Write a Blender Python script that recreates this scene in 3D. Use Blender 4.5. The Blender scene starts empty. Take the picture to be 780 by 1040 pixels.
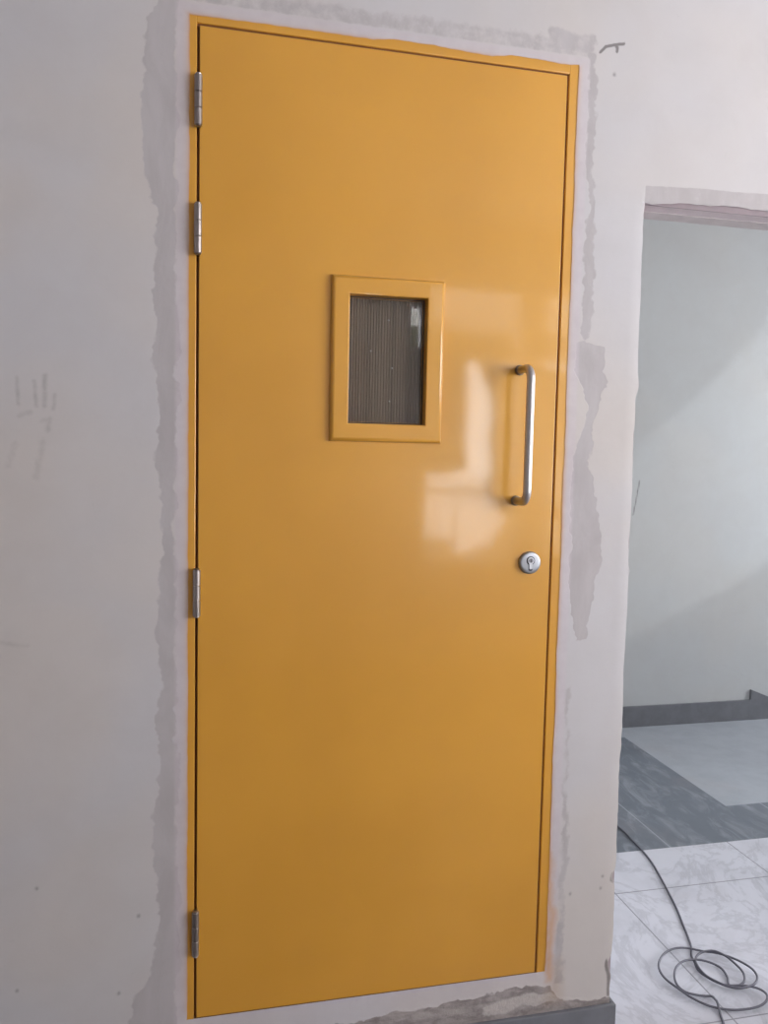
import bpy, bmesh, math, random
import numpy as np
from mathutils import Matrix, Vector, noise

random.seed(4)
C = bpy.context.scene.collection
Z0 = 0.2          # the door bottom sits this high above the floor; outlines below are measured from the door bottom
PI = math.pi

# outlines measured on the wall plane (x along the wall, z above the door bottom) and, for the cable, on the floor
D = {
    'LEFT': [(-0.086, 2.155), (-0.104, 2.07), (-0.11, 2.008), (-0.114, 1.943), (-0.11, 1.879), (-0.11, 1.816), (-0.105, 1.764), (-0.086, 1.719), (-0.082, 1.661), (-0.091, 1.622), (-0.095, 1.555), (-0.08, 1.49), (-0.09, 1.462), (-0.092, 1.374), (-0.082, 1.328), (-0.082, 1.26), (-0.08, 1.158), (-0.072, 1.082), (-0.076, 1.018), (-0.086, 0.991), (-0.08, 0.949), (-0.086, 0.914), (-0.082, 0.807), (-0.072, 0.743), (-0.08, 0.692), (-0.08, 0.622), (-0.082, 0.549), (-0.09, 0.491), (-0.086, 0.441), (-0.086, 0.36), (-0.08, 0.256), (-0.086, 0.159), (-0.092, 0.106), (-0.133, 0.073), (-0.144, 0.008), (-0.154, -0.058), (-0.036, -0.077), (-0.046, 1.078), (-0.044, 2.105), (-0.038, 2.162)],
    'TOPR': [(0.748, 2.209), (0.793, 2.204), (0.87, 2.208), (0.874, 2.158), (0.856, 2.143), (0.808, 2.147), (0.751, 2.15)],
    'RBAND': [(0.848, 2.159), (0.87, 2.157), (0.881, 2.017), (0.876, 1.843), (0.892, 1.668), (0.883, 1.522), (0.859, 1.505), (0.856, 1.797)],
    'RPATCH': [(0.847, 1.513), (0.917, 1.504), (0.933, 1.426), (0.908, 1.381), (0.895, 1.337), (0.89, 1.24), (0.906, 1.196), (0.925, 1.097), (0.936, 1.007), (0.914, 0.917), (0.905, 0.88), (0.903, 0.826), (0.869, 0.813), (0.857, 0.873), (0.849, 0.936), (0.852, 1.097), (0.853, 1.204), (0.855, 1.274), (0.884, 1.363), (0.852, 1.449)],
    'RLOW': [(0.843, 0.7), (0.872, 0.722), (0.876, 0.505), (0.881, 0.209), (0.884, -0.05), (0.849, -0.038), (0.844, 0.101), (0.847, 0.336)],
    'CEM': [(-0.047, -0.09), (0.693, -0.039), (0.784, -0.032), (0.844, -0.035), (0.865, -0.07), (0.899, -0.093), (0.956, -0.092), (0.994, -0.088), (1.024, -0.102), (1.034, -0.328), (-0.047, -0.23)],
    'BLOB': [(0.703, -0.056), (0.785, -0.05), (0.845, -0.051), (0.867, -0.068), (0.851, -0.082), (0.805, -0.093), (0.777, -0.083), (0.722, -0.091), (0.668, -0.096), (0.667, -0.065)],
    'BROWN': [(0.842, 0.024), (0.863, 0.021), (0.872, -0.08), (0.832, -0.084), (0.844, -0.035)],
    'f1': [(-0.35, 1.384), (-0.348, 1.332)],
    'f2': [(-0.318, 1.379), (-0.314, 1.33)],
    'f3': [(-0.298, 1.39), (-0.299, 1.331)],
    'f4': [(-0.28, 1.354), (-0.283, 1.325)],
    'p1': [(-0.345, 1.31), (-0.327, 1.317)],
    'p2': [(-0.305, 1.301), (-0.29, 1.305), (-0.293, 1.281)],
    's1': [(-0.303, 1.261), (-0.316, 1.188)],
    's2': [(-0.355, 1.254), (-0.368, 1.214)],
    'x1': [(-0.209, 1.136), (-0.203, 1.102)],
    'x2': [(-0.382, 0.853), (-0.338, 0.845)],
    'scr': [(0.878, 2.16), (0.891, 2.174), (0.915, 2.181), (0.936, 2.186)],
    'scr2': [(0.915, 2.181), (0.92, 2.175), (0.919, 2.166)],
    'dots': [(0.915, 2.116), (-0.365, 0.114), (-0.162, 0.08), (-0.324, 0.332), (-0.121, 0.249), (0.972, 0.225), (0.968, 0.195), (0.996, -0.017), (0.887, 0.189)],
    'FTOP': [(-0.021, 2.122), (0.023, 2.122), (0.112, 2.124), (0.192, 2.124), (0.274, 2.124), (0.358, 2.123), (0.401, 2.129), (0.488, 2.129), (0.577, 2.124), (0.622, 2.123), (0.668, 2.131), (0.737, 2.13), (0.785, 2.127), (0.83, 2.13)],
    'hdr': [(1.007, 1.881), (1.119, 1.887), (1.238, 1.889), (1.332, 1.891)],
    'hdr2': [(1.008, 1.844), (1.024, 1.838), (1.039, 1.844), (1.095, 1.856), (1.16, 1.861), (1.178, 1.856), (1.212, 1.866), (1.252, 1.867), (1.285, 1.861), (1.334, 1.862)],
    'squig': [(2.272, 1.13), (2.256, 1.026), (2.243, 0.948)],
    'CAB': [(1.6167, 1.0318), (1.6101, 0.9035), (1.5965, 0.7794), (1.5627, 0.6494), (1.5148, 0.4931), (1.4819, 0.4049), (1.4541, 0.3322), (1.4355, 0.2899), (1.4108, 0.251), (1.3981, 0.2202), (1.3878, 0.1858), (1.3936, 0.1493), (1.4088, 0.1157), (1.4259, 0.1011), (1.4631, 0.0914), (1.4932, 0.0728), (1.5013, 0.0493), (1.4861, 0.0273), (1.4522, 0.0132), (1.4095, 0.0135), (1.3696, 0.0243), (1.3263, 0.0454), (1.2965, 0.0796), (1.2797, 0.1192), (1.2673, 0.1591), (1.2717, 0.197), (1.2939, 0.2326), (1.3348, 0.266), (1.3793, 0.2811), (1.4177, 0.277), (1.4582, 0.2586), (1.489, 0.2355), (1.5188, 0.1962), (1.5326, 0.153), (1.5263, 0.119), (1.5084, 0.0959), (1.4837, 0.0821), (1.4428, 0.0792), (1.4163, 0.0956), (1.4015, 0.121), (1.391, 0.1537), (1.3926, 0.1928), (1.4046, 0.223), (1.435, 0.242), (1.4746, 0.24), (1.4936, 0.2095), (1.4978, 0.1679), (1.4945, 0.1331), (1.4793, 0.1092), (1.4525, 0.0995), (1.4331, 0.1109), (1.4501, 0.1419), (1.4552, 0.1764), (1.4366, 0.2027), (1.4072, 0.2183), (1.3679, 0.2196), (1.3303, 0.2012), (1.3004, 0.1679), (1.2859, 0.1328), (1.2924, 0.1057), (1.3158, 0.0923), (1.3406, 0.0851), (1.3546, 0.0765), (1.3534, 0.0596), (1.3493, 0.0458), (1.3354, 0.0109), (1.3227, -0.019), (1.2928, -0.0707), (1.2633, -0.1477)],
}


# ------------------------------------------------------------------ helpers
def tag(o, label=None, cat=None, group=None, kind=None):
    if label: o['label'] = label
    if cat: o['category'] = cat
    if group: o['group'] = group
    if kind: o['kind'] = kind
    return o

def empty(name, loc):
    o = bpy.data.objects.new(name, None); C.objects.link(o)
    o.location = (loc[0], loc[1], loc[2] + Z0); o.empty_display_size = .1
    return o

def world_loc(o):
    v = Vector(o.location)
    while o.parent: o = o.parent; v += Vector(o.location)
    return v

def link_bm(name, bm, mat, parent=None, origin=None, smooth=False, flat_over=1e9):
    """bm is in measured coordinates (Z0 is added here); the object's origin goes to `origin`."""
    bmesh.ops.recalc_face_normals(bm, faces=bm.faces)
    if origin is None:
        xs = [v.co for v in bm.verts]
        lo = Vector([min(c[i] for c in xs) for i in range(3)]); hi = Vector([max(c[i] for c in xs) for i in range(3)])
        origin = Vector(((lo.x+hi.x)/2, (lo.y+hi.y)/2, lo.z))
    origin = Vector(origin)
    bmesh.ops.translate(bm, verts=bm.verts, vec=-origin)
    me = bpy.data.meshes.new(name); bm.to_mesh(me); bm.free()
    if smooth:
        if smooth != True: me.set_sharp_from_angle(angle=math.radians(smooth))
        for p in me.polygons: p.use_smooth = p.area < flat_over
    me.materials.append(mat)
    o = bpy.data.objects.new(name, me); C.objects.link(o)
    w = origin + Vector((0, 0, Z0))
    if parent is not None:
        o.parent = parent; o.location = w - world_loc(parent)
    else: o.location = w
    return o

def box(bm, x0, x1, y0, y1, z0, z1, bev=0, seg=2):
    r = bmesh.ops.create_cube(bm, size=1)
    vs = r['verts']
    for v in vs:
        v.co = Vector((x0 if v.co.x < 0 else x1, y0 if v.co.y < 0 else y1, z0 if v.co.z < 0 else z1))
    if bev:
        es = list({e for v in vs for e in v.link_edges})
        bmesh.ops.bevel(bm, geom=es, offset=bev, segments=seg, profile=.5, affect='EDGES')
    return bm

def tube(bm, pts, r, n=12, cap=True):
    pts = [Vector(p) for p in pts]; rings = []
    rr = r if isinstance(r, (list, tuple)) else [r]*len(pts)
    up = Vector((0.13, 0.2, .97)).normalized(); prev = None
    for i, p in enumerate(pts):
        t = (pts[min(i+1, len(pts)-1)] - pts[max(i-1, 0)]).normalized()
        a = prev if prev is not None else up
        a = (a - t*a.dot(t))
        if a.length < 1e-4: a = t.orthogonal()
        a.normalize(); prev = a; b = t.cross(a)
        rings.append([bm.verts.new(p + (a*math.cos(2*PI*k/n) + b*math.sin(2*PI*k/n))*rr[i]) for k in range(n)])
    for i in range(len(rings)-1):
        for k in range(n):
            bm.faces.new((rings[i][k], rings[i][(k+1) % n], rings[i+1][(k+1) % n], rings[i+1][k]))
    if cap:
        bm.faces.new(rings[0][::-1]); bm.faces.new(rings[-1])
    return bm

def lathe_y(bm, cx, cz, prof, n=40):
    """surface of revolution about an axis along y; prof = [(radius, y), ...]"""
    rings = [[bm.verts.new((cx + r*math.cos(2*PI*k/n), y, cz + r*math.sin(2*PI*k/n))) for k in range(n)] for r, y in prof]
    for i in range(len(rings)-1):
        for k in range(n): bm.faces.new((rings[i][k], rings[i][(k+1) % n], rings[i+1][(k+1) % n], rings[i+1][k]))
    bm.faces.new(rings[0]); bm.faces.new(rings[-1])
    return bm

def catmull(p, m=6):
    p = [Vector(q) for q in p]; out = []
    for i in range(len(p)-1):
        a, b, c, d = p[max(i-1, 0)], p[i], p[i+1], p[min(i+2, len(p)-1)]
        for k in range(m):
            t = k/m
            out.append(.5*((2*b) + (c-a)*t + (2*a-5*b+4*c-d)*t*t + (3*b-a-3*c+d)*t**3))
    out.append(p[-1]); return out

# ------------------------------------------------------------------ materials
def lin(r, g, b):
    f = lambda c: (c/255/12.92) if c/255 <= .04045 else ((c/255+.055)/1.055)**2.4
    return (f(r), f(g), f(b), 1)

class NT:
    def __init__(s, name):
        s.m = bpy.data.materials.new(name); s.m.use_nodes = True
        s.t = s.m.node_tree; s.n = s.t.nodes; s.b = s.n['Principled BSDF']
        g = s.n.new('ShaderNodeNewGeometry'); s.pos = g.outputs['Position']
    def link(s, a, b): s.t.links.new(a, b)
    def set(s, sock, v):
        if hasattr(v, 'is_output') or isinstance(v, bpy.types.NodeSocket): s.link(v, sock)
        else: sock.default_value = v
    def math(s, op, a, b=0.0, c=None, clamp=False):
        n = s.n.new('ShaderNodeMath'); n.operation = op; n.use_clamp = clamp
        s.set(n.inputs[0], a); s.set(n.inputs[1], b)
        if c is not None: s.set(n.inputs[2], c)
        return n.outputs[0]
    def mix(s, f, a, b, mode='MIX'):
        n = s.n.new('ShaderNodeMix'); n.data_type = 'RGBA'; n.blend_type = mode
        s.set(n.inputs[0], f); s.set(n.inputs[6], a); s.set(n.inputs[7], b)
        return n.outputs[2]
    def noise(s, scale, detail=4, rough=.55, dist=0, stretch=None):
        n = s.n.new('ShaderNodeTexNoise'); n.inputs['Scale'].default_value = scale
        n.inputs['Detail'].default_value = detail; n.inputs['Roughness'].default_value = rough
        n.inputs['Distortion'].default_value = dist
        if stretch:
            v = s.n.new('ShaderNodeVectorMath'); v.operation = 'MULTIPLY'
            s.link(s.pos, v.inputs[0]); v.inputs[1].default_value = stretch
            s.link(v.outputs[0], n.inputs['Vector'])
        else: s.link(s.pos, n.inputs['Vector'])
        return n.outputs[0]
    def ramp(s, v, lo, hi):
        n = s.n.new('ShaderNodeMapRange'); n.interpolation_type = 'SMOOTHSTEP'
        s.set(n.inputs[0], v); n.inputs[1].default_value = lo; n.inputs[2].default_value = hi
        return n.outputs[0]
    def xyz(s):
        n = s.n.new('ShaderNodeSeparateXYZ'); s.link(s.pos, n.inputs[0]); return n.outputs
    def bump(s, h, strength=.2, dist=.01, normal=None):
        n = s.n.new('ShaderNodeBump'); n.inputs['Strength'].default_value = strength; n.inputs['Distance'].default_value = dist
        s.link(h, n.inputs['Height'])
        if normal is not None: s.link(normal, n.inputs['Normal'])
        return n.outputs[0]
    def attr(s, name):
        a = s.n.new('ShaderNodeAttribute'); a.attribute_name = name
        q = s.n.new('ShaderNodeSeparateColor'); s.link(a.outputs['Color'], q.inputs[0])
        return list(q.outputs)[:3] + [a.outputs['Alpha']]
    def out(s, col=None, rough=.5, metal=0, normal=None, spec=.5, **k):
        if col is not None: s.set(s.b.inputs['Base Color'], col)
        s.set(s.b.inputs['Roughness'], rough); s.set(s.b.inputs['Metallic'], metal)
        s.b.inputs['Specular IOR Level'].default_value = spec
        if normal is not None: s.link(normal, s.b.inputs['Normal'])
        for a, b in k.items(): s.set(s.b.inputs[a.replace('_', ' ')], b)
        return s.m

def mat_plaster(name, masks=False, base=(196, 191, 191), cool=(189, 189, 194), warm=(196, 189, 184)):
    n = NT(name)
    big = n.ramp(n.noise(1.7, 3, .5, .3), .35, .65)
    col = n.mix(big, lin(*cool), lin(*warm))
    col = n.mix(.45, col, lin(*base))
    mott = n.ramp(n.noise(7, 6, .6, .4), .3, .75)
    col = n.mix(n.math('MULTIPLY', mott, .10), col, lin(152, 144, 140))
    fine = n.noise(60, 5, .6)
    nb = n.bump(n.noise(5, 5, .5), .25, .006)
    nb = n.bump(fine, .10, .0015, nb)
    if masks:
        m = n.attr('plaster_mask'); k = n.attr('mark_mask')
        wob = n.math('MULTIPLY', n.math('SUBTRACT', n.noise(38, 5, .65), .5), .55)
        edge = lambda v: n.ramp(n.math('ADD', v, wob), .36, .58)
        grey = n.mix(n.ramp(n.noise(16, 5, .6, .5, (1, 1, .35)), .3, .7), lin(169, 163, 164), lin(180, 175, 177))
        col = n.mix(n.math('MULTIPLY', edge(m[0]), .92), col, grey)
        col = n.mix(n.math('MULTIPLY', m[1], .6), col, n.mix(n.ramp(n.noise(30, 3), .3, .7), lin(190, 180, 187), lin(198, 190, 195)))
        cem = n.mix(n.ramp(n.noise(16, 7, .68, .4, (1, 1, 2.6)), .32, .68), lin(128, 121, 120), lin(168, 160, 158))
        col = n.mix(edge(m[2]), col, cem)
        sm = n.math('ADD', k[1], n.math('MULTIPLY', n.math('SUBTRACT', n.noise(25, 5, .7), .5), .5))
        col = n.mix(n.math('MULTIPLY', n.ramp(sm, .35, .75), .8), col, lin(190, 183, 180))
        col = n.mix(n.math('MULTIPLY', k[2], .6), col, lin(160, 128, 96))
        wear = n.ramp(n.math('ADD', k[0], n.math('MULTIPLY', n.math('SUBTRACT', n.noise(55, 4, .6), .5), .5)), .08, 1.0)
        col = n.mix(n.math('MULTIPLY', wear, .75), col, lin(92, 86, 86))
        col = n.mix(k[3], col, lin(196, 140, 72))
        nb = n.bump(n.math('SUBTRACT', edge(m[2]), n.math('MULTIPLY', edge(m[0]), .5)), .16, .003, nb)
        nb = n.bump(n.math('MULTIPLY', m[2], n.noise(70, 6, .7)), .6, .006, nb)
    return n.out(col, .72, 0, nb, .25)

def mat_flat(name, rgb, rough=.6, metal=0, spec=.5, var=.0, scale=20):
    n = NT(name); col = lin(*rgb)
    if var: col = n.mix(n.math('MULTIPLY', n.ramp(n.noise(scale, 5, .6), .3, .7), var), col, tuple(c*.55 for c in lin(*rgb)[:3]) + (1,))
    return n.out(col, rough, metal, None, spec)

def mat_paint():
    n = NT('yellow_gloss_paint')
    col = n.mix(n.ramp(n.noise(2.2, 3, .5), .3, .7), PAINT_A, PAINT_B)
    wav = n.noise(3.0, 2, .4, 0, (1, 1, .6))
    nb = n.bump(wav, .12, .006)
    nb = n.bump(n.noise(8, 2, .5, .3, (1, 1, .8)), .30, .0016, nb)
    nb = n.bump(n.noise(420, 2, .5), .035, .0004, nb)
    return n.out(col, .34, 0, nb, .45, Coat_Weight=.65, Coat_Roughness=.07, Coat_IOR=1.5)

PAINT_A = (.66, .325, .040, 1); PAINT_B = (.60, .29, .034, 1)

def mat_steel(name, rgb=(150, 147, 146), rough=.33):
    n = NT(name)
    nb = n.bump(n.noise(90, 3, .5, 0, (1, 1, .06)), .05, .001)
    r = n.math('ADD', n.math('MULTIPLY', n.noise(60, 3), .12), rough-.06)
    return n.out(lin(*rgb), r, 1.0, nb)

def mat_floor():
    n = NT('tile_floor'); x, y, z = n.xyz()
    def near(v, c, w):      # 1 inside |v-c|<w
        return n.math('LESS_THAN', n.math('ABSOLUTE', n.math('SUBTRACT', v, c)), w)
    def rng(v, a, b): return near(v, (a+b)/2, (b-a)/2)
    # light veined marble tiles, 0.6 m grid
    vein = n.noise(3.2, 9, .66, 1.6, (1, .75, 1))
    v1 = n.ramp(n.math('ABSOLUTE', n.math('SUBTRACT', vein, .5)), .0, .05)
    cl = n.ramp(n.noise(5.5, 7, .65, .5), .42, .75)
    light = n.mix(n.math('MULTIPLY', cl, .35), lin(194, 196, 206), lin(156, 158, 168))
    light = n.mix(n.math('MULTIPLY', n.math('SUBTRACT', 1, v1), .28), light, lin(128, 130, 140))
    # dark border tiles with lighter streaks
    st = n.ramp(n.noise(7, 8, .68, 1.2, (1.6, .6, 1)), .45, .72)
    dark = n.mix(n.math('MULTIPLY', st, .55), lin(97, 104, 114), lin(150, 156, 166))
    panel = n.mix(n.math('MULTIPLY', n.ramp(n.noise(9, 7, .6), .35, .7), .35), lin(152, 158, 166), lin(128, 134, 142))
    isdark = n.math('MULTIPLY', n.math('GREATER_THAN', y, .853), n.math('LESS_THAN', y, 2.2))
    ispan = n.math('MULTIPLY', n.math('GREATER_THAN', x, 2.165), n.math('GREATER_THAN', y, 1.131))
    ispan = n.math('MAXIMUM', ispan, n.math('GREATER_THAN', y, 1.955))
    col = n.mix(isdark, light, dark)
    col = n.mix(n.math('MULTIPLY', isdark, ispan), col, panel)
    def tri(v, off, per, w):
        m = n.math('PINGPONG', n.math('ADD', v, 60*per - off), per/2)   # 0 on a joint
        return n.math('LESS_THAN', m, w)
    inl = n.math('SUBTRACT', 1, isdark)
    j = n.math('MULTIPLY', inl, n.math('MAXIMUM', tri(x, 1.362, .605, .0022), tri(y, .602, .605, .0022)))
    jd = n.math('MULTIPLY', n.math('MULTIPLY', isdark, n.math('SUBTRACT', 1, ispan)), n.math('MAXIMUM', near(x, 1.728, .003), near(x, 2.33, .003)))
    col = n.mix(n.math('MULTIPLY', j, .8), col, lin(112, 112, 120))
    col = n.mix(n.math('MULTIPLY', jd, .6), col, lin(160, 165, 174))
    dirt_and_shade = n.ramp(n.noise(2.1, 6, .6, .3), .5, .8)
    near_wall_shade = n.ramp(n.math('ADD', y, n.math('MULTIPLY', n.noise(4, 5), .5)), .42, -.05)  # shade on the floor beside the wall, painted into the colour
    dirt_and_shade = n.math('MAXIMUM', n.math('MULTIPLY', dirt_and_shade, .35), n.math('MULTIPLY', near_wall_shade, .5))
    col = n.mix(dirt_and_shade, col, lin(150, 141, 141))
    front_bounce_cut = n.math('LESS_THAN', n.math('ADD', y, n.math('MULTIPLY', n.noise(9, 4), .06)), -.16)  # unseen front floor darkened to cut light bounced onto door and wall
    col = n.mix(front_bounce_cut, col, lin(118, 113, 110))
    rg = n.math('ADD', n.math('MULTIPLY', n.noise(8, 5, .6), .25), .25)
    return n.out(col, rg, 0, n.bump(n.noise(14, 4), .03, .003), .4)

M_WALL = mat_plaster('skimmed_plaster', True)
M_ROOM = mat_plaster('room_plaster')
M_HALL = mat_plaster('stair_hall_plaster', False, (185, 187, 189), (183, 187, 189), (188, 188, 186))
M_MAUVE = mat_flat('exposed_undercoat', (172, 160, 163), .8, var=.25, scale=30)
M_LINTEL = mat_flat('lintel_undercoat', (146, 133, 138), .85, var=.2, scale=25)
M_REVEAL = mat_flat('raw_lintel', (192, 183, 184), .85, var=.25, scale=25)
M_SKIRT = mat_flat('dark_stone_skirting', (112, 114, 120), .45, var=.35, scale=18)
M_PAINT = mat_paint()
M_STEEL = mat_steel('brushed_steel', (188, 184, 184), .42)
M_HINGE = mat_steel('hinge_steel', (168, 160, 157), .30)
M_DARK = mat_flat('dark_cavity', (34, 26, 20), .9)
M_SEAL = mat_flat('brown_door_seal', (120, 74, 36), .7)
M_CABLE = mat_flat('grey_rubber_cable', (92, 92, 103), .5)
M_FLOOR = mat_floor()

# ------------------------------------------------------------------ the wall with the yellow door: a fine grid carrying its stain masks
def poly_sdf(P, X, Z):
    """signed distance (positive inside) to a polygon"""
    P = np.array(P); n = len(P); d = np.full(X.shape, 1e9); ins = np.zeros(X.shape, bool)
    for i in range(n):
        a, b = P[i], P[(i+1) % n]; e = b-a
        wx, wz = X-a[0], Z-a[1]; t = np.clip((wx*e[0]+wz*e[1])/max(e@e, 1e-12), 0, 1)
        d = np.minimum(d, np.hypot(wx-e[0]*t, wz-e[1]*t))
        c = ((a[1] > Z) != (b[1] > Z)) & (X < (b[0]-a[0])*(Z-a[1])/((b[1]-a[1]) if abs(b[1]-a[1]) > 1e-12 else 1e-12)+a[0])
        ins ^= c
    return np.where(ins, d, -d)

def line_d(P, X, Z):
    d = np.full(X.shape, 1e9)
    for i in range(len(P)-1):
        a, b = np.array(P[i]), np.array(P[i+1]); e = b-a
        wx, wz = X-a[0], Z-a[1]; t = np.clip((wx*e[0]+wz*e[1])/max(e@e, 1e-12), 0, 1)
        d = np.minimum(d, np.hypot(wx-e[0]*t, wz-e[1]*t))
    return d

def vnoise(X, Z, freq, seed):
    R = np.random.RandomState(seed); G = R.rand(257, 257)*2-1
    u, v = X*freq+40, Z*freq+40; i, j = np.floor(u).astype(int), np.floor(v).astype(int); fu, fv = u-i, v-j
    fu, fv = fu*fu*(3-2*fu), fv*fv*(3-2*fv); i %= 256; j %= 256
    return (G[i, j]*(1-fu)+G[i+1, j]*fu)*(1-fv)+(G[i, j+1]*(1-fu)+G[i+1, j+1]*fu)*fv

soft = lambda s, w: np.clip(.5 + s/(2*w), 0, 1)

def grid_axis(cuts, step):
    out = []
    for a, b in zip(cuts[:-1], cuts[1:]):
        n = max(1, round((b-a)/step)); out += [a+(b-a)*i/n for i in range(n)]
    return np.array(out+[cuts[-1]])

def wall_grid(name, xs, zs, y, keep, masks, mat, shape=None):
    X, Z = np.meshgrid(xs, zs, indexing='ij'); nx, nz = X.shape
    Y = np.full(X.shape, float(y))
    m, k = masks(X, Z)
    if shape: X, Y, Z = shape(X, Y, Z)
    co = np.stack([X, Y, Z+Z0], -1).reshape(-1, 3).astype(np.float32)
    I, J = np.meshgrid(np.arange(nx-1), np.arange(nz-1), indexing='ij')
    cx = (xs[:-1]+xs[1:])/2; cz = (zs[:-1]+zs[1:])/2
    kk = keep(*np.meshgrid(cx, cz, indexing='ij'))
    I, J = I[kk], J[kk]
    F = np.stack([I*nz+J, (I+1)*nz+J, (I+1)*nz+J+1, I*nz+J+1], -1)
    me = bpy.data.meshes.new(name)
    used = np.unique(F); remap = np.full(nx*nz, -1); remap[used] = np.arange(len(used))
    F = remap[F]; co = co[used]
    me.vertices.add(len(co)); me.vertices.foreach_set('co', co.ravel())
    me.loops.add(F.size); me.loops.foreach_set('vertex_index', F.ravel().astype(np.int32))
    me.polygons.add(len(F)); me.polygons.foreach_set('loop_start', np.arange(0, F.size, 4, dtype=np.int32))
    me.update(calc_edges=True); me.validate()
    tint = getattr(masks, 'tint', np.zeros(m.shape[:2])).reshape(-1, 1)[used]
    for nm, a in (('plaster_mask', m), ('mark_mask', k)):
        A = me.attributes.new(nm, 'FLOAT_COLOR', 'POINT')
        v = np.concatenate([a.reshape(-1, 3)[used], tint], 1).astype(np.float32)
        A.data.foreach_set('color', v.ravel())
    me.materials.append(mat)
    o = bpy.data.objects.new(name, me); C.objects.link(o); return o

DX0, DX1, DZ0, DZ1 = -.0205, .828, -.001, 2.117        # hole the steel frame sits in
JX = 1.0065                                            # left side of the open doorway
HZ = 1.846
WX0, WX1, WZ1 = -2.5, 3.0, 2.75

def front_masks(X, Z):
    R = np.random.RandomState(3)
    m = np.zeros(X.shape+(3,)); k = np.zeros(X.shape+(3,))
    XW = X + .007*vnoise(X, Z, 22, 1)+.0045*vnoise(X, Z, 60, 2)+.0025*vnoise(X, Z, 140, 3)
    ZW = Z + .008*vnoise(X, Z, 22, 4)+.005*vnoise(X, Z, 60, 5)+.0025*vnoise(X, Z, 140, 6)
    blot = .5+.5*vnoise(X, Z, 12, 9)
    g = np.maximum.reduce([(.80+.2*blot)*soft(poly_sdf(D['LEFT'], XW, ZW), .012), .55*soft(poly_sdf(D['TOPR'], XW, ZW), .012),
                           .6*soft(poly_sdf(D['RBAND'], XW, ZW), .007), (.86+.14*blot)*soft(poly_sdf(D['RPATCH'], XW, ZW), .006),
                           (.42+.3*blot)*soft(poly_sdf(D['RLOW'], XW, ZW), .014)])
    m[..., 0] = g
    d = np.maximum(np.maximum(DX0-X, X-DX1), Z-DZ1)       # distance outside the frame
    m[..., 1] = soft(.026-d, .004) * soft(Z+.03, .05)
    topband = soft(.075-(Z-DZ1), .02)*soft(Z-DZ1-.024, .006)*soft(X+.05, .03)*soft(.87-X, .02)
    m[..., 0] = np.maximum(m[..., 0], .5*topband)
    lip = soft(Z-HZ+.002, .002)*soft(np.interp(X, *zip(*D['hdr']))-Z, .002)*(X > JX-.002)
    m[..., 0] = np.maximum(m[..., 0], .6*lip)
    m[..., 2] = soft(poly_sdf(D['CEM'], XW, ZW), .008)
    m[..., 2] = np.maximum(m[..., 2], soft(-.094-Z, .006))
    k[..., 1] = soft(poly_sdf(D['BLOB'], XW, ZW), .008)*.9
    k[..., 2] = .7*soft(poly_sdf(D['BROWN'], X, Z), .02)
    for n_, w, s in (('f1', 0.006, .30), ('f2', 0.006, .30), ('f3', 0.007, .32), ('f4', 0.006, .3), ('p1', 0.008, .26), ('p2', 0.008, .26), ('s1', 0.011, .22),
                     ('s2', 0.011, .2), ('x1', .002, .22), ('x2', .008, .24)):
        k[..., 0] = np.maximum(k[..., 0], s*1.35*np.exp(-(line_d(D[n_], X, Z)/w)**2))
    for n_ in ('scr', 'scr2'):
        k[..., 0] = np.maximum(k[..., 0], 1.5*soft(.0026-line_d(D[n_], X+.001*vnoise(X, Z, 90, 7), Z), .0018))
    for (a, b) in D['dots']:
        k[..., 0] = np.maximum(k[..., 0], .7*np.exp(-(((X-a)/.005)**2+((Z-b)/.006)**2)))
    for P_, a_ in (([(-.0455, -.05), (-.046, 1.08), (-.044, 2.11)], .16), ([(.853, .9), (.855, 1.25), (.862, 1.34), (.853, 1.5)], .22), ([(.8555, 1.55), (.857, 2.14)], .14), ([(-.03, 2.148), (.4, 2.150), (.84, 2.152)], .12)):
        k[..., 0] = np.maximum(k[..., 0], a_*soft(.0014-line_d(P_, X, Z), .0016)*(.4+.6*blot))
    d2 = np.maximum(np.maximum(DX0-X, X-DX1), Z-DZ1)
    fr = np.exp(-np.clip(d2, 0, 1)/.004)*(.35+.5*blot)*soft(Z-.012, .012) + .55*soft(poly_sdf([(.828, -.02), (.845, -.02), (.848, .10), (.840, .22), (.828, .3)], XW, ZW), .01)
    front_masks.tint = np.clip(fr, 0, .8)
    for i in range(60):                                   # small scuffs of the trowel
        a, b = R.uniform(-.45, -.1) if i < 36 else R.uniform(.9, 1.5), R.uniform(-.05, 1.3) if i < 36 else R.uniform(1.9, 2.3)
        l = R.uniform(.002, .014); t = R.uniform(0, PI)
        k[..., 0] = np.maximum(k[..., 0], R.uniform(.08, .25)*soft(.0022-line_d([(a, b), (a+l*math.cos(t), b+l*math.sin(t))], X, Z), .002))
    k[..., 0] = np.maximum(k[..., 0], .9*soft(poly_sdf([(JX-.008, -.09), (JX-.001, -.09), (JX, .0), (JX-.012, .012), (JX-.014, -.01)], X, Z), .003))
    k[..., 0] = np.maximum(k[..., 0], .6*soft(poly_sdf([(JX-.011, .21), (JX, .20), (JX, .235), (JX-.006, .232)], X, Z), .003))
    return m, k

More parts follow.
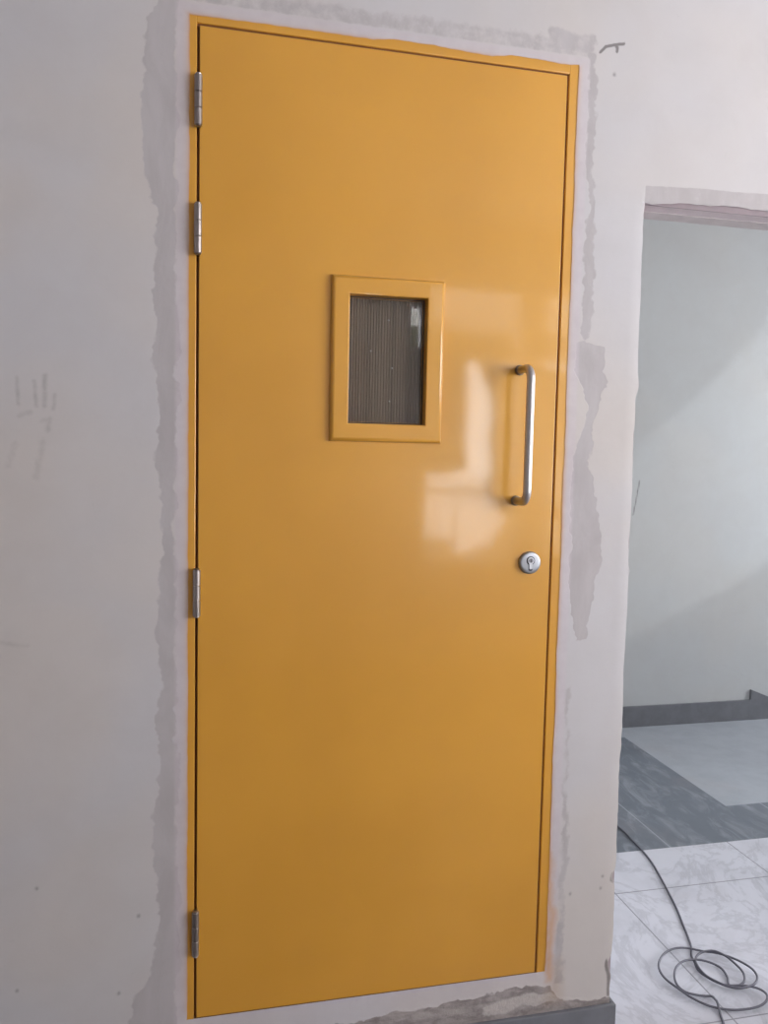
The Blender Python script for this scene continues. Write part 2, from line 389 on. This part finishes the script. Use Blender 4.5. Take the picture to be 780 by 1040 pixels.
def ragged(X, Y, Z):
    """crumbled plaster arrises at the doorway and the uneven plaster edge along the frame"""
    f = lambda v, s: np.array([noise.noise((float(t)*s, 3.1, .7)) for t in v])
    zs = Z[0]; xs = X[:, 0]
    # jamb arris
    off = .0035*f(zs, 9) + .0018*f(zs, 37)
    chip = .010*np.exp(-((zs-.22)/.016)**2)+.006*np.exp(-((zs-1.42)/.02)**2)*-1+.009*np.exp(-((zs+.005)/.018)**2)+.005*np.exp(-((zs-.98)/.012)**2)*-1
    w = np.clip(1-np.abs(X-JX)/.03, 0, 1)*(X <= JX+1e-6)*np.clip((HZ+.012-Z)/.02, 0, 1)
    X2 = X + w*(off-chip)[None, :]
    # ragged lower edge of the lintel plaster
    hz = (np.interp(xs, *zip(*D['hdr2'])) - 1.852)*.5 + .002*f(xs, 45)
    w2 = np.clip(1-np.abs(Z-HZ)/.03, 0, 1)*(Z >= HZ-1e-6)*(xs[:, None] > JX-.004)
    Z2 = Z + w2*hz[:, None]
    # overlap on the steel frame
    top = np.interp(xs, *zip(*D['FTOP'])) - DZ1 + .0012*f(xs, 60)
    w3 = np.clip(1-(Z-DZ1)/.012, 0, 1)*(Z >= DZ1-1e-6)*((xs > DX0-.001) & (xs < DX1+.001))[:, None]
    Z2 = Z2 + w3*(top[:, None]-.004)
    w4 = np.clip(1-(DX0-X)/.01, 0, 1)*(X <= DX0+1e-6)*((zs < DZ1+.001) & (zs > DZ0))[None, :]
    X2 = X2 + w4*(.0016*f(zs, 11)+.001*f(zs, 50)+.001)[None, :]
    w5 = np.clip(1-(X-DX1)/.01, 0, 1)*(X >= DX1-1e-6)*((zs < DZ1+.001) & (zs > DZ0))[None, :]
    X2 = X2 + w5*(.0025*f(zs, 8)+.0012*f(zs, 40))[None, :]
    # hand-trowelled thickness
    Y2 = Y.copy()
    edge = np.maximum(w, w2)
    Y2 = Y2 + .002*edge**2
    return X2, Y2, Z2

xs = grid_axis([-.62, DX0-.05, DX0, DX1, JX-.03, JX, 1.45], .0033)
zs = grid_axis([-.2, DZ0, HZ, HZ+.03, DZ1, 2.32], .0033)
hole = lambda x, z: ~(((x > DX0) & (x < DX1) & (z > DZ0) & (z < DZ1)) | ((x > JX) & (z < HZ)))
front = tag(wall_grid('wall_front', xs, zs, 0, hole, front_masks, M_WALL, ragged), 'white skimmed plaster wall around the yellow door, patched with grey plaster', 'wall', kind='structure')
# the same wall further out, and its thickness
bm = bmesh.new()
for a, b, c, d in ((WX0, -.62, -.2, WZ1), (-.62, 1.45, 2.32, WZ1), (1.45, 1.95, HZ, WZ1), (1.95, WX1, -.2, WZ1)):
    box(bm, a, b, 0, .1, c, d)
link_bm('plaster_field', bm, M_ROOM, front)
bm = bmesh.new()
box(bm, -.62, DX0-.012, .012, .1, -.2, 2.32); box(bm, DX0-.012, DX1+.012, .012, .1, DZ1+.012, 2.32)
box(bm, DX0-.012, DX1+.012, .012, .1, -.2, DZ0-.004); box(bm, DX1+.012, JX+.003, .010, .1, -.2, 2.32)
box(bm, JX+.003, 1.45, .010, .1, 1.864, 2.32)
link_bm('masonry_core', bm, M_MAUVE, front)
bm = bmesh.new()
box(bm, JX-.02, 1.96, .005, .008, 1.8385, 1.868); 
link_bm('lintel_undercoat', bm, M_LINTEL, front)
bm = bmesh.new(); box(bm, JX-.02, 1.96, .008, .05, 1.8385, 1.868)
link_bm('lintel_soffit', bm, mat_flat('lintel_soffit_coat', (203, 190, 194), .85, var=.2, scale=25), front)
bm = bmesh.new()
box(bm, JX-.02, 1.96, .05, .101, 1.8370, 1.872)
link_bm('lintel_underside', bm, M_REVEAL, front)

# ------------------------------------------------------------------ skirting
bm = bmesh.new(); box(bm, WX0, 1.0185, -.0105, .0, -.2, -.106, .0012, 1); box(bm, 1.0095, 1.0185, .0, .1, -.2, -.106, .0012, 1)
tag(link_bm('baseboard_front', bm, M_SKIRT), 'dark grey stone skirting under the yellow door', 'skirting', kind='structure')
bm = bmesh.new(); box(bm, .9, 3.014, 2.088, 2.1, -.2, -.086, .001, 1)
# the skirting steps up, then follows the flight going down
pts = [(3.014, -.2), (3.014, -.028), (3.5, -.22), (3.5, -.5), (3.014, -.26)]
f = [bm.verts.new((x, 2.088, z)) for x, z in pts]; b = [bm.verts.new((x, 2.1, z)) for x, z in pts]
bm.faces.new(f); bm.faces.new(b[::-1])
for i in range(5): bm.faces.new((f[i], f[(i+1) % 5], b[(i+1) % 5], b[i]))
tag(link_bm('baseboard_back', bm, M_SKIRT), 'dark grey stone skirting along the far wall of the stair hall', 'skirting', kind='structure')

# ------------------------------------------------------------------ the door
door = tag(empty('door_1', (.4, 0, 0)), 'closed yellow gloss painted steel door with a small glazed opening', 'door', kind='structure')
LW, LH = .801, 2.100
# frame: three-sided pressed steel frame, rounded inner arris
def frame_piece(bm, x0, x1, z0, z1): box(bm, x0, x1, .0012, .085, z0, z1, .0022, 3)
bm = bmesh.new()
frame_piece(bm, -.030, -.0050, -.03, 2.15); frame_piece(bm, LW+.0052, LW+.038, -.03, 2.15)
box(bm, -.0065, LW+.0065, .0012, .085, LH+.0052, 2.15, .0018, 3)
box(bm, -.0040, .018, .05, .085, 0, LH+.004); box(bm, LW-.018, LW+.004, .05, .085, 0, LH+.004); box(bm, .018, LW-.018, .05, .085, LH-.02, LH+.004)
link_bm('door_frame', bm, M_PAINT, door, (0.4, 0, 0), smooth=35, flat_over=.006)
bm = bmesh.new()
box(bm, -.0051, 0.0006, .009, .049, 0, LH); box(bm, LW-.0006, LW+.0053, .005, .049, 0, LH)
box(bm, -.0051, LW+.0053, .005, .049, LH-.0006, LH+.0053); box(bm, -.004, LW+.004, .004, .06, -.0045, .0006)
link_bm('door_seal', bm, M_SEAL, door)

# leaf with an opening for the vision panel
VX0, VX1, VZ0, VZ1 = .3145, .4870, 1.3138, 1.5885       # glass opening
bm = bmesh.new()
xs_ = [0, VX0-.012, VX1+.012, LW]; zs_ = [0.0005, VZ0-.012, VZ1+.012, LH]
yf, yb = -.0005, .0445
V = {}
for i in range(4):
    for j in range(4):
        for k_, y in enumerate((yf, yb)): V[i, j, k_] = bm.verts.new((xs_[i], y, zs_[j]))
for i in range(3):
    for j in range(3):
        if (i, j) == (1, 1): continue
        bm.faces.new((V[i, j, 0], V[i+1, j, 0], V[i+1, j+1, 0], V[i, j+1, 0])); bm.faces.new((V[i, j, 1], V[i, j+1, 1], V[i+1, j+1, 1], V[i+1, j, 1]))
for i in range(3):
    for j in (0, 3): bm.faces.new((V[i, j, 0], V[i+1, j, 0], V[i+1, j, 1], V[i, j, 1])); bm.faces.new((V[j, i, 0], V[j, i+1, 0], V[j, i+1, 1], V[j, i, 1]))
for (a, b) in (((1, 1), (2, 1)), ((2, 1), (2, 2)), ((2, 2), (1, 2)), ((1, 2), (1, 1))):
    bm.faces.new((V[a+(0,)], V[b+(0,)], V[b+(1,)], V[a+(1,)]))
bmesh.ops.recalc_face_normals(bm, faces=bm.faces)
es = [e for e in bm.edges if e.calc_length() > .03 and all(abs(v.co.y-yf) < 1e-6 for v in e.verts) and (all(abs(v.co.x-xs_[0]) < 1e-6 for v in e.verts) or all(abs(v.co.x-xs_[3]) < 1e-6 for v in e.verts) or all(abs(v.co.z-zs_[0]) < 1e-6 for v in e.verts) or all(abs(v.co.z-zs_[3]) < 1e-6 for v in e.verts))]
bmesh.ops.bevel(bm, geom=es, offset=.0016, segments=3, profile=.5, affect='EDGES')
leaf = link_bm('door_leaf', bm, M_PAINT, door, (.4, 0, 0), smooth=30, flat_over=.01)

# vision panel frame: proud moulding with sloped outer and inner edges
def ring_frame(bm, x0, x1, z0, z1, prof):
    """prof: list of (outset from the opening edge, y)"""
    rings = []
    for o_, y in prof:
        rings.append([bm.verts.new(p) for p in ((x0-o_, y, z0-o_), (x1+o_, y, z0-o_), (x1+o_, y, z1+o_), (x0-o_, y, z1+o_))])
    for r0, r1 in zip(rings[:-1], rings[1:]):
        for k in range(4): bm.faces.new((r0[k], r0[(k+1) % 4], r1[(k+1) % 4], r1[k]))
bm = bmesh.new()
ring_frame(bm, VX0, VX1, VZ0, VZ1, [(.0395, -.0006), (.0392, -.0040), (.0375, -.0080), (.0345, -.0110), (.0310, -.0122), (.0030, -.0122), (.0010, -.0114), (.0, -.0095), (-.0006, .012), (-.004, .0125), (-.004, .016)])
vf = link_bm('vision_panel_frame', bm, M_PAINT, door, smooth=38, flat_over=.0025)
bm = bmesh.new()
ring_frame(bm, VX0, VX1, VZ0, VZ1, [(-.0006, .0105), (-.0035, .0108), (-.0035, .0128)])
link_bm('glazing_seal', bm, mat_flat('black_glazing_seal', (56, 46, 40), .6), vf)
n = NT('clear_glass'); n.b.inputs['Transmission Weight'].default_value = 1
M_GLASS = n.out((.93, .95, .94, 1), .015, 0, None, .5, IOR=1.5)
bm = bmesh.new(); box(bm, VX0, VX1, .0125, .0185, VZ0, VZ1)
link_bm('glass_pane', bm, M_GLASS, vf)
# the ribbed sheet behind the glass, with a few bright rivets
n = NT('ribbed_brown_sheet'); x, y, z = n.xyz()
w = n.noise(1, 3, .6, 0, (150, 1, 1.0))
col = n.mix(n.ramp(w, .35, .65), lin(122, 101, 82), lin(140, 120, 100))
M_RIB = n.out(col, .55, 0, n.bump(w, .25, .002), .4)
bm = bmesh.new()
N = 30; X0, X1 = VX0-.008, VX1+.008; prev = None
for i in range(N*2+1):
    xx = X0+(X1-X0)*i/(N*2); yy = .026 + (.0008 if i % 2 else -.0008)
    cur = (bm.verts.new((xx, yy, VZ0-.008)), bm.verts.new((xx, yy, VZ1+.008)), bm.verts.new((xx, .030, VZ0-.008)), bm.verts.new((xx, .030, VZ1+.008)))
    if prev:
        bm.faces.new((prev[0], cur[0], cur[1], prev[1])); bm.faces.new((prev[2], prev[3], cur[3], cur[2]))
        bm.faces.new((prev[0], prev[2], cur[2], cur[0])); bm.faces.new((prev[1], cur[1], cur[3], prev[3]))
    else: bm.faces.new((cur[0], cur[1], cur[3], cur[2]))
    prev = cur
bm.faces.new((prev[0], prev[2], prev[3], prev[1]))
link_bm('ribbed_sheet', bm, M_RIB, vf)
M_RIVET = mat_flat('bright_rivet', (215, 212, 205), .35, .6)
rv = None
for (a, b) in ((.408, 1.5425), (.369, 1.474), (.418, 1.4385), (.4135, 1.3655)):
    if rv is None:
        bm = bmesh.new(); lathe_y(bm, a, b, [(.0017, .0253), (.0015, .0243), (.0008, .0238)], 14)
        rv = link_bm('rivet', bm, M_RIVET, vf, (a, .025, b)); first = (a, b)
    else:
        c = rv.copy(); C.objects.link(c); c.parent = vf
        c.location = Vector(rv.location)+Vector((a-first[0], 0, b-first[1]))

# pull handle: D-shaped round bar on two roses
HX, HY, HT, HB = .7105, -.0655, 1.4445, 1.1480
arc = []
r_ = .026
arc += [(HX, -.001, HT), (HX, HY+r_, HT)]
for i in range(1, 9):
    t = i/8*PI/2; arc.append((HX, HY+r_-r_*math.sin(t), HT-r_+r_*math.cos(t)))
mid = [(HX, HY, HT-r_-(HT-HB-2*r_)*i/10) for i in range(1, 10)]
arc += mid
for i in range(0, 9):
    t = i/8*PI/2; arc.append((HX, HY+r_-r_*math.cos(t), HB+r_-r_*math.sin(t)))
arc += [(HX, -.001, HB)]
bm = bmesh.new(); tube(bm, arc, .0092, 24)
ph = link_bm('pull_handle', bm, M_STEEL, door, (HX, 0, HB), smooth=50); ph['label'] = 'brushed steel D-shaped pull handle'
for z in (HT, HB):
    bm = bmesh.new(); lathe_y(bm, HX, z, [(.0118, -.0004), (.0118, -.0035), (.0108, -.0050), (.0096, -.0052)], 28)
    link_bm('handle_rose', bm, mat_flat('dull_steel_rose', (128, 116, 108), .45, .8), ph, smooth=40)

# lock: round steel rose with cylinder core and slot
LX, LZ = .7490, 1.0045
bm = bmesh.new(); lathe_y(bm, LX, LZ, [(.0262, -.0004), (.0262, -.0055), (.0256, -.0078), (.0238, -.0094), (.0205, -.0100), (.001, -.0100)], 48)
lk = link_bm('lock_rose', bm, mat_steel('satin_lock_steel', (160, 162, 168), .42), door, smooth=40); lk['label'] = 'round satin steel lock rose with keyhole'
def euro(bm, s, y0, y1):
    """profile-cylinder outline: a disc above a narrower tail"""
    pts = []
    for i in range(25):
        t = math.radians(-62 + (360-56)*i/24); t = -PI/2+math.radians(28)+(2*PI-math.radians(56))*i/24
        pts.append((LX+.0085*s*math.cos(t), LZ+.0055+.0085*s*math.sin(t)))
    pts += [(LX-.0040*s, LZ-.0135*s), (LX-.002*s, LZ-.0155*s), (LX+.002*s, LZ-.0155*s), (LX+.0040*s, LZ-.0135*s)]
    a = [bm.verts.new((x, y0, z)) for x, z in pts]; b = [bm.verts.new((x, y1, z)) for x, z in pts]
    bm.faces.new(a); bm.faces.new(b[::-1])
    for i in range(len(pts)): bm.faces.new((a[i], a[(i+1) % len(pts)], b[(i+1) % len(pts)], b[i]))
bm = bmesh.new(); euro(bm, 1.22, -.0103, -.005); link_bm('cylinder_gap', bm, mat_flat('lock_shadow_gap', (70, 70, 76), .6, .5), lk)
bm = bmesh.new(); euro(bm, .92, -.0122, -.005); link_bm('lock_cylinder', bm, mat_steel('cylinder_steel', (178, 180, 186), .32), lk)
bm = bmesh.new(); lathe_y(bm, LX, LZ+.0058, [(.0052, -.0121), (.0052, -.0132), (.0046, -.0136)], 24); link_bm('cylinder_plug', bm, mat_steel('plug_steel', (120, 120, 126), .35), lk)
bm = bmesh.new(); box(bm, LX-.0006, LX+.0006, -.0139, -.0130, LZ+.002, LZ+.0096); box(bm, LX-.0013, LX+.0004, -.0139, -.0130, LZ+.0038, LZ+.0058)
link_bm('keyhole', bm, M_DARK, lk)

# hinges: barrel of three knuckles with pin caps and a sliver of leaf plate
def hinge_parts(z0, z1):
    x, y, r = -.0022, -.0065, .0078
    h = empty('hinge', (x, 0, z0)); h.parent = door; h.location = Vector((x, 0, z0+Z0)) - Vector(door.location)
    L = z1-z0; zz = [z0+.003, z0+.003+(L-.006)*.34, z0+.003+(L-.006)*.66, z1-.003]
    for a, b in zip(zz[:-1], zz[1:]):
        bm = bmesh.new(); g = .0005
        tube(bm, [(x, y, a+g), (x, y, a+g+.0008), (x, y, b-g-.0008), (x, y, b-g)], [r-.0007, r, r, r-.0007], 24)
        link_bm('knuckle', bm, M_HINGE, h, smooth=40)
    bm = bmesh.new(); tube(bm, [(x, y, z0), (x, y, z0+.001), (x, y, z0+.0035), (x, y, z1-.0035), (x, y, z1-.001), (x, y, z1)], [.0048, .0062, .0050, .0050, .0062, .0048], 20)
    link_bm('hinge_pin', bm, M_HINGE, h, smooth=40)
    bm = bmesh.new(); box(bm, x-.0022, x+.0022, -.0062, .012, z0+.003, z1-.003)
    link_bm('hinge_plate', bm, M_HINGE, h)
    return h
h0 = hinge_parts(1.8995, 2.0045); base = 1.8995
for z in (1.6465, .8960, .1460):
    h = h0.copy(); C.objects.link(h); h.parent = door; h.location = Vector(h0.location)+Vector((0, 0, z-base))
    for ch in list(h0.children):
        c = ch.copy(); C.objects.link(c); c.parent = h

# dark shaft behind the door so that no light comes through the gaps
bm = bmesh.new(); box(bm, -.10, .92, .1005, .14, -.19, 2.3)
tag(link_bm('wall_shaft', bm, M_DARK), 'dark closed shaft behind the yellow door', 'wall', kind='structure')

# ------------------------------------------------------------------ floors, far wall, room shell
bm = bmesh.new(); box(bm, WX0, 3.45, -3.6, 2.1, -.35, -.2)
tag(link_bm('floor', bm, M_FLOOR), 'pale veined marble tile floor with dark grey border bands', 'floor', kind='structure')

def hall_masks(X, Z):
    m = np.zeros(X.shape+(3,)); k = np.zeros(X.shape+(3,))
    k[..., 0] = .8*soft(.004-line_d(D['squig'], X, Z), .003)
    k[..., 0] = np.maximum(k[..., 0], .5*np.exp(-(((X-2.877)/.03)**2+((Z+.092)/.012)**2)))
    k[..., 0] = np.maximum(k[..., 0], .35*np.exp(-(((X-2.58)/.006)**2+((Z-.70)/.008)**2)))
    k[..., 0] = np.maximum(k[..., 0], .18*soft(.008-line_d([(2.80, .135), (3.4, -.17)], X, Z), .008))
    return m, k
M_HALLM = mat_plaster('stair_hall_wall_plaster', True, (185, 187, 189), (183, 187, 189), (188, 188, 186))
hb = tag(wall_grid('wall_back', grid_axis([.9, 2.15, 3.5, 6.2], .0075), grid_axis([-1.5, -.3, 1.3, 2.75], .0075), 2.1, lambda x, z: x > -9, hall_masks, M_HALLM), 'pale grey far wall of the stair hall seen through the open doorway', 'wall', kind='structure')
bm = bmesh.new(); box(bm, .9, 6.2, 2.102, 2.2, -1.5, 2.75); link_bm('wall_core', bm, M_HALL, hb)

def struct(name, mat, boxes, label, cat='wall'):
    bm = bmesh.new()
    for b in boxes: box(bm, *b)
    return tag(link_bm(name, bm, mat), label, cat, kind='structure')
struct('wall_stair_left', M_HALL, [(.86, .9, .1405, 2.2, -.2, 2.75)], 'left wall of the stair hall')
struct('ceiling', M_ROOM, [(WX0-.1, 6.3, -3.6, 2.2, WZ1, WZ1+.12)], 'plain white ceiling over room and stair hall', 'ceiling')
struct('wall_left', M_ROOM, [(WX0-.1, WX0, -3.6, .1, -.2, WZ1)], 'plain plaster side wall of the room')
# right wall of the room with its window opening
SW = (-2.9, -.75, .75, 2.45)   # y0 y1 z0 z1
struct('wall_right', M_ROOM, [(WX1, WX1+.15, -3.6, SW[0], -.2, WZ1), (WX1, WX1+.15, SW[1], .0, -.2, WZ1), (WX1, WX1+.15, SW[0], SW[1], -.2, SW[2]), (WX1, WX1+.15, SW[0], SW[1], SW[3], WZ1)], 'plain plaster side wall of the room with a wide window')
# wall behind the camera: a low window, a narrow upright one above it and a small high one
Y0, Y1 = -3.62, -3.5
ops = [(1.38, 1.465, 1.955, 2.225), (1.50, 2.16, .50, 2.36), (2.34, 2.72, .55, 2.36)]     # x0 x1 z0 z1
bx = []; cur = WX0-.1
for a_, b_, c_, d_ in ops:
    bx += [(cur, a_, Y0, Y1, -.2, WZ1), (a_, b_, Y0, Y1, -.2, c_), (a_, b_, Y0, Y1, d_, WZ1)]; cur = b_
bx.append((cur, WX1+.15, Y0, Y1, -.2, WZ1))
struct('wall_rear', M_ROOM, bx, 'plain plaster wall behind, with two tall windows')
# unseen pale and dark cutouts added outside, shaping the reflections on the door
def outside(name, polys, y0, y1, mat, label):
    bm = bmesh.new()
    for P in polys:
        P = [(x*1.134, 1.254+(z-1.254)*1.134) for x, z in P]; n = len(P)
        a = [bm.verts.new((x, y0, z)) for x, z in P]; b = [bm.verts.new((x, y1, z)) for x, z in P]
        bm.faces.new(a[::-1]); bm.faces.new(b)
        for i in range(n): bm.faces.new((a[i], a[(i+1) % n], b[(i+1) % n], b[i]))
    tag(link_bm(name, bm, mat), label, 'wall', kind='structure')
outside('reflection_cutout_dark', [[(1.55, 1.9), (1.30, 1.9), (1.30, 1.12), (1.42, 1.13), (1.62, 1.10), (1.80, 1.14), (1.775, 1.35), (1.79, 1.6), (1.77, 1.9)],
    [(1.30, 1.9), (1.77, 1.9), (1.80, 1.88), (1.87, 1.86), (2.35, 1.9), (2.9, 1.86), (2.9, 2.06), (2.3, 2.09), (1.9, 2.05), (1.3, 2.1)],
    [(1.87, 1.86), (1.90, 1.78), (1.965, 1.66), (1.985, 1.5), (1.96, 1.38), (1.985, 1.2), (1.97, 1.0), (2.03, .88), (2.11, .80), (2.10, .45), (2.36, .45), (2.40, .62), (2.37, .95), (2.42, 1.2), (2.50, 1.36), (2.9, 1.42), (2.9, 1.86)],
    [(1.25, .40), (2.9, .40), (2.9, .56), (2.3, .56), (1.98, .50), (1.7, .52), (1.25, .50)]], -4.25, -4.2, mat_flat('dark_green_cutout', (92, 96, 84), .9), 'added dark cutout outside the rear windows, shaping the door reflection')
outside('reflection_cutout_pale', [[(1.2, .2), (3.0, .2), (3.0, .90), (2.2, .86), (2.05, .60), (1.92, .56), (1.78, .55), (1.70, .66), (1.2, .68)], [(2.2, .8), (3.0, .8), (3.0, 1.6), (2.2, 1.6)], [(1.2, 2.02), (3.2, 2.0), (3.2, 2.6), (1.2, 2.6)], [(1.2, 1.7), (1.6, 1.7), (1.6, 2.1), (1.2, 2.1)]],
    -4.45, -4.4, mat_flat('pale_cutout', (205, 203, 198), .9), 'added pale cutout outside the rear windows, shaping the door reflection')
M_FR = mat_flat('grey_window_frame', (120, 120, 122), .5)
struct('window_1', M_FR, [(1.50, 2.16, -3.565, -3.545, .53+.034*i, .541+.034*i) for i in range(17)] + [(1.50, 2.16, -3.57, -3.54, .985, 1.0), (1.50, 1.515, -3.57, -3.54, .5, 2.36), (1.60, 1.608, -3.57, -3.54, .5, 1.0), (1.72, 1.728, -3.57, -3.54, .5, 1.0), (1.50, 2.16, -3.57, -3.54, 1.93, 1.95), (2.34, 2.72, -3.57, -3.54, 1.55, 1.57)], 'grey metal window bars in the rear wall', 'window')
struct('window_2', M_FR, [(WX1+.05, WX1+.09, -2.9, -.75, 1.55, 1.58), (WX1+.05, WX1+.09, -2.2, -2.16, .75, 2.45), (WX1+.05, WX1+.09, -1.48, -1.44, .75, 2.45)], 'grey metal window bars in the side wall', 'window')
# stair hall right end with its own window, and the flight going down
struct('wall_stair_right', M_HALL, [(6.2, 6.3, .1, 2.2, -1.5, .5), (6.2, 6.3, .1, 2.2, 2.6, WZ1), (6.2, 6.3, .1, .25, .5, 2.6), (6.2, 6.3, 1.95, 2.2, .5, 2.6)], 'end wall of the stair hall with its window')
struct('wall_stair_front', M_HALL, [(3.0, 6.3, .0, .1, -1.5, WZ1)], 'near wall of the stair hall')
struct('stairs_down', M_SKIRT, [(3.45+.28*i, 3.45+.28*(i+1), .1, 2.1, -1.5, -.2-.145*(i+1)) for i in range(8)] + [(5.69, 6.2, .1, 2.1, -1.6, -1.5)], 'dark stone flight going down from the landing', 'stairs')

def slope_slab(name, pts, y0, y1, mat, label):
    bm = bmesh.new(); n = len(pts)
    a = [bm.verts.new((x, y0, z)) for x, z in pts]; b = [bm.verts.new((x, y1, z)) for x, z in pts]
    bm.faces.new(a); bm.faces.new(b[::-1])
    for i in range(n): bm.faces.new((a[i], a[(i+1) % n], b[(i+1) % n], b[i]))
    tag(link_bm(name, bm, mat), label, 'stairs', kind='structure')
# two unseen sloped slabs added to throw the slanting shades on the far wall
slope_slab('shade_blocker_upper', [(3.42, 1.44-.45*.895), (4.55, 1.44+.68*.895), (4.55, 2.7), (3.42, 2.2)], 1.14, 1.2, M_HALL, 'added unseen slab that casts the upper slanting shade')
slope_slab('shade_blocker_lower', [(3.46, -1.4), (4.6, -1.4), (4.6, .925+.73*.488), (3.46, .925-.41*.488)], 1.14, 1.2, M_HALL, 'added unseen slab that casts the lower slanting shade')

# ------------------------------------------------------------------ cable
cp = D['CAB']; n_ = len(cp); P3 = []
for i, (x, y) in enumerate(cp):
    if i < 9: z = .0032
    elif i > n_-5: z = .0032
    else: z = .0045 + .010*abs(math.sin(i*.31)) + (.004 if 30 < i < 48 else 0)
    P3.append((x, y, -.2+z))
P3 = [(1.55, 1.42, -.1968), (1.60, 1.2, -.1968)] + P3 + [(1.10, -.35, -.1968), (.85, -.5, -.1968)]
bm = bmesh.new(); tube(bm, catmull(P3, 6), .0031, 10)
tag(link_bm('cable', bm, M_CABLE, None, (1.4, .15, -.2), smooth=True), 'thin dark grey cable lying in loose loops on the marble floor inside the doorway', 'cable')

# ------------------------------------------------------------------ light: daylight through the windows, plus two added unseen lights in the stair hall
W = bpy.data.worlds.new('overcast_sky'); bpy.context.scene.world = W; W.use_nodes = True
bg = W.node_tree.nodes['Background']; bg.inputs['Color'].default_value = (.97, .975, 1.0, 1); bg.inputs['Strength'].default_value = 6.4

def portal(loc, rot, sx, sy):
    l = bpy.data.lights.new('window_portal', 'AREA'); l.shape = 'RECTANGLE'; l.size = sx; l.size_y = sy
    l.cycles.is_portal = True
    o = bpy.data.objects.new('window_portal', l); C.objects.link(o); o.location = (loc[0], loc[1], loc[2]+Z0); o.rotation_euler = rot
portal((WX1+.02, (SW[0]+SW[1])/2, (SW[2]+SW[3])/2), (PI/2, 0, PI/2), SW[1]-SW[0], SW[3]-SW[2])
for a_, b_, c_, d_ in ops[1:]: portal(((a_+b_)/2, -3.51, (c_+d_)/2), (PI/2, 0, PI), b_-a_, d_-c_)
portal((6.19, 1.1, 1.55), (PI/2, 0, PI/2), 1.7, 2.1)
pl = bpy.data.lights.new('added_beam_light', 'POINT'); pl.energy = 50; pl.shadow_soft_size = .035; pl.color = (.93, .97, 1.0)  # unseen point light added to make the slanting shades
po = bpy.data.objects.new('added_beam_light', pl); C.objects.link(po); po.location = (5.5, .3, 1.6+Z0)

al = bpy.data.lights.new('stair_hall_fill_light', 'AREA'); al.shape = 'RECTANGLE'; al.size = 1.8; al.size_y = .7; al.energy = 5.5; al.color = (1, .96, .89)  # unseen area light added as soft fill for the stair hall
ao = bpy.data.objects.new('stair_hall_fill_light', al); C.objects.link(ao); ao.location = (2.4, .6, 2.72+Z0)

# ------------------------------------------------------------------ camera
cam = bpy.data.cameras.new('camera'); co = bpy.data.objects.new('camera', cam); C.objects.link(co)
yaw, pit, rol = -.229102925, -.0750559817, .0210947703
M = Matrix.Rotation(yaw, 4, 'Z') @ Matrix(((1, 0, 0, 0), (0, 0, -1, 0), (0, 1, 0, 0), (0, 0, 0, 1))) @ Matrix.Rotation(pit, 4, 'X') @ Matrix.Rotation(rol, 4, 'Z')
co.matrix_world = Matrix.Translation((-.00177, -1.727488, 1.254062+Z0)) @ M
cam.sensor_fit = 'VERTICAL'; cam.sensor_height = 36; cam.lens = 816.348475*36/1040
cam.clip_start = .02
S = bpy.context.scene; S.camera = co
S.view_settings.view_transform = 'Standard'; S.view_settings.look = 'None'
S.view_settings.gamma = 1; S.view_settings.use_curve_mapping = False
S.view_settings.exposure = 1.15
S.cycles.max_bounces = 10; S.cycles.diffuse_bounces = 6; S.cycles.use_denoising = True
S.cycles.sample_clamp_indirect = 8
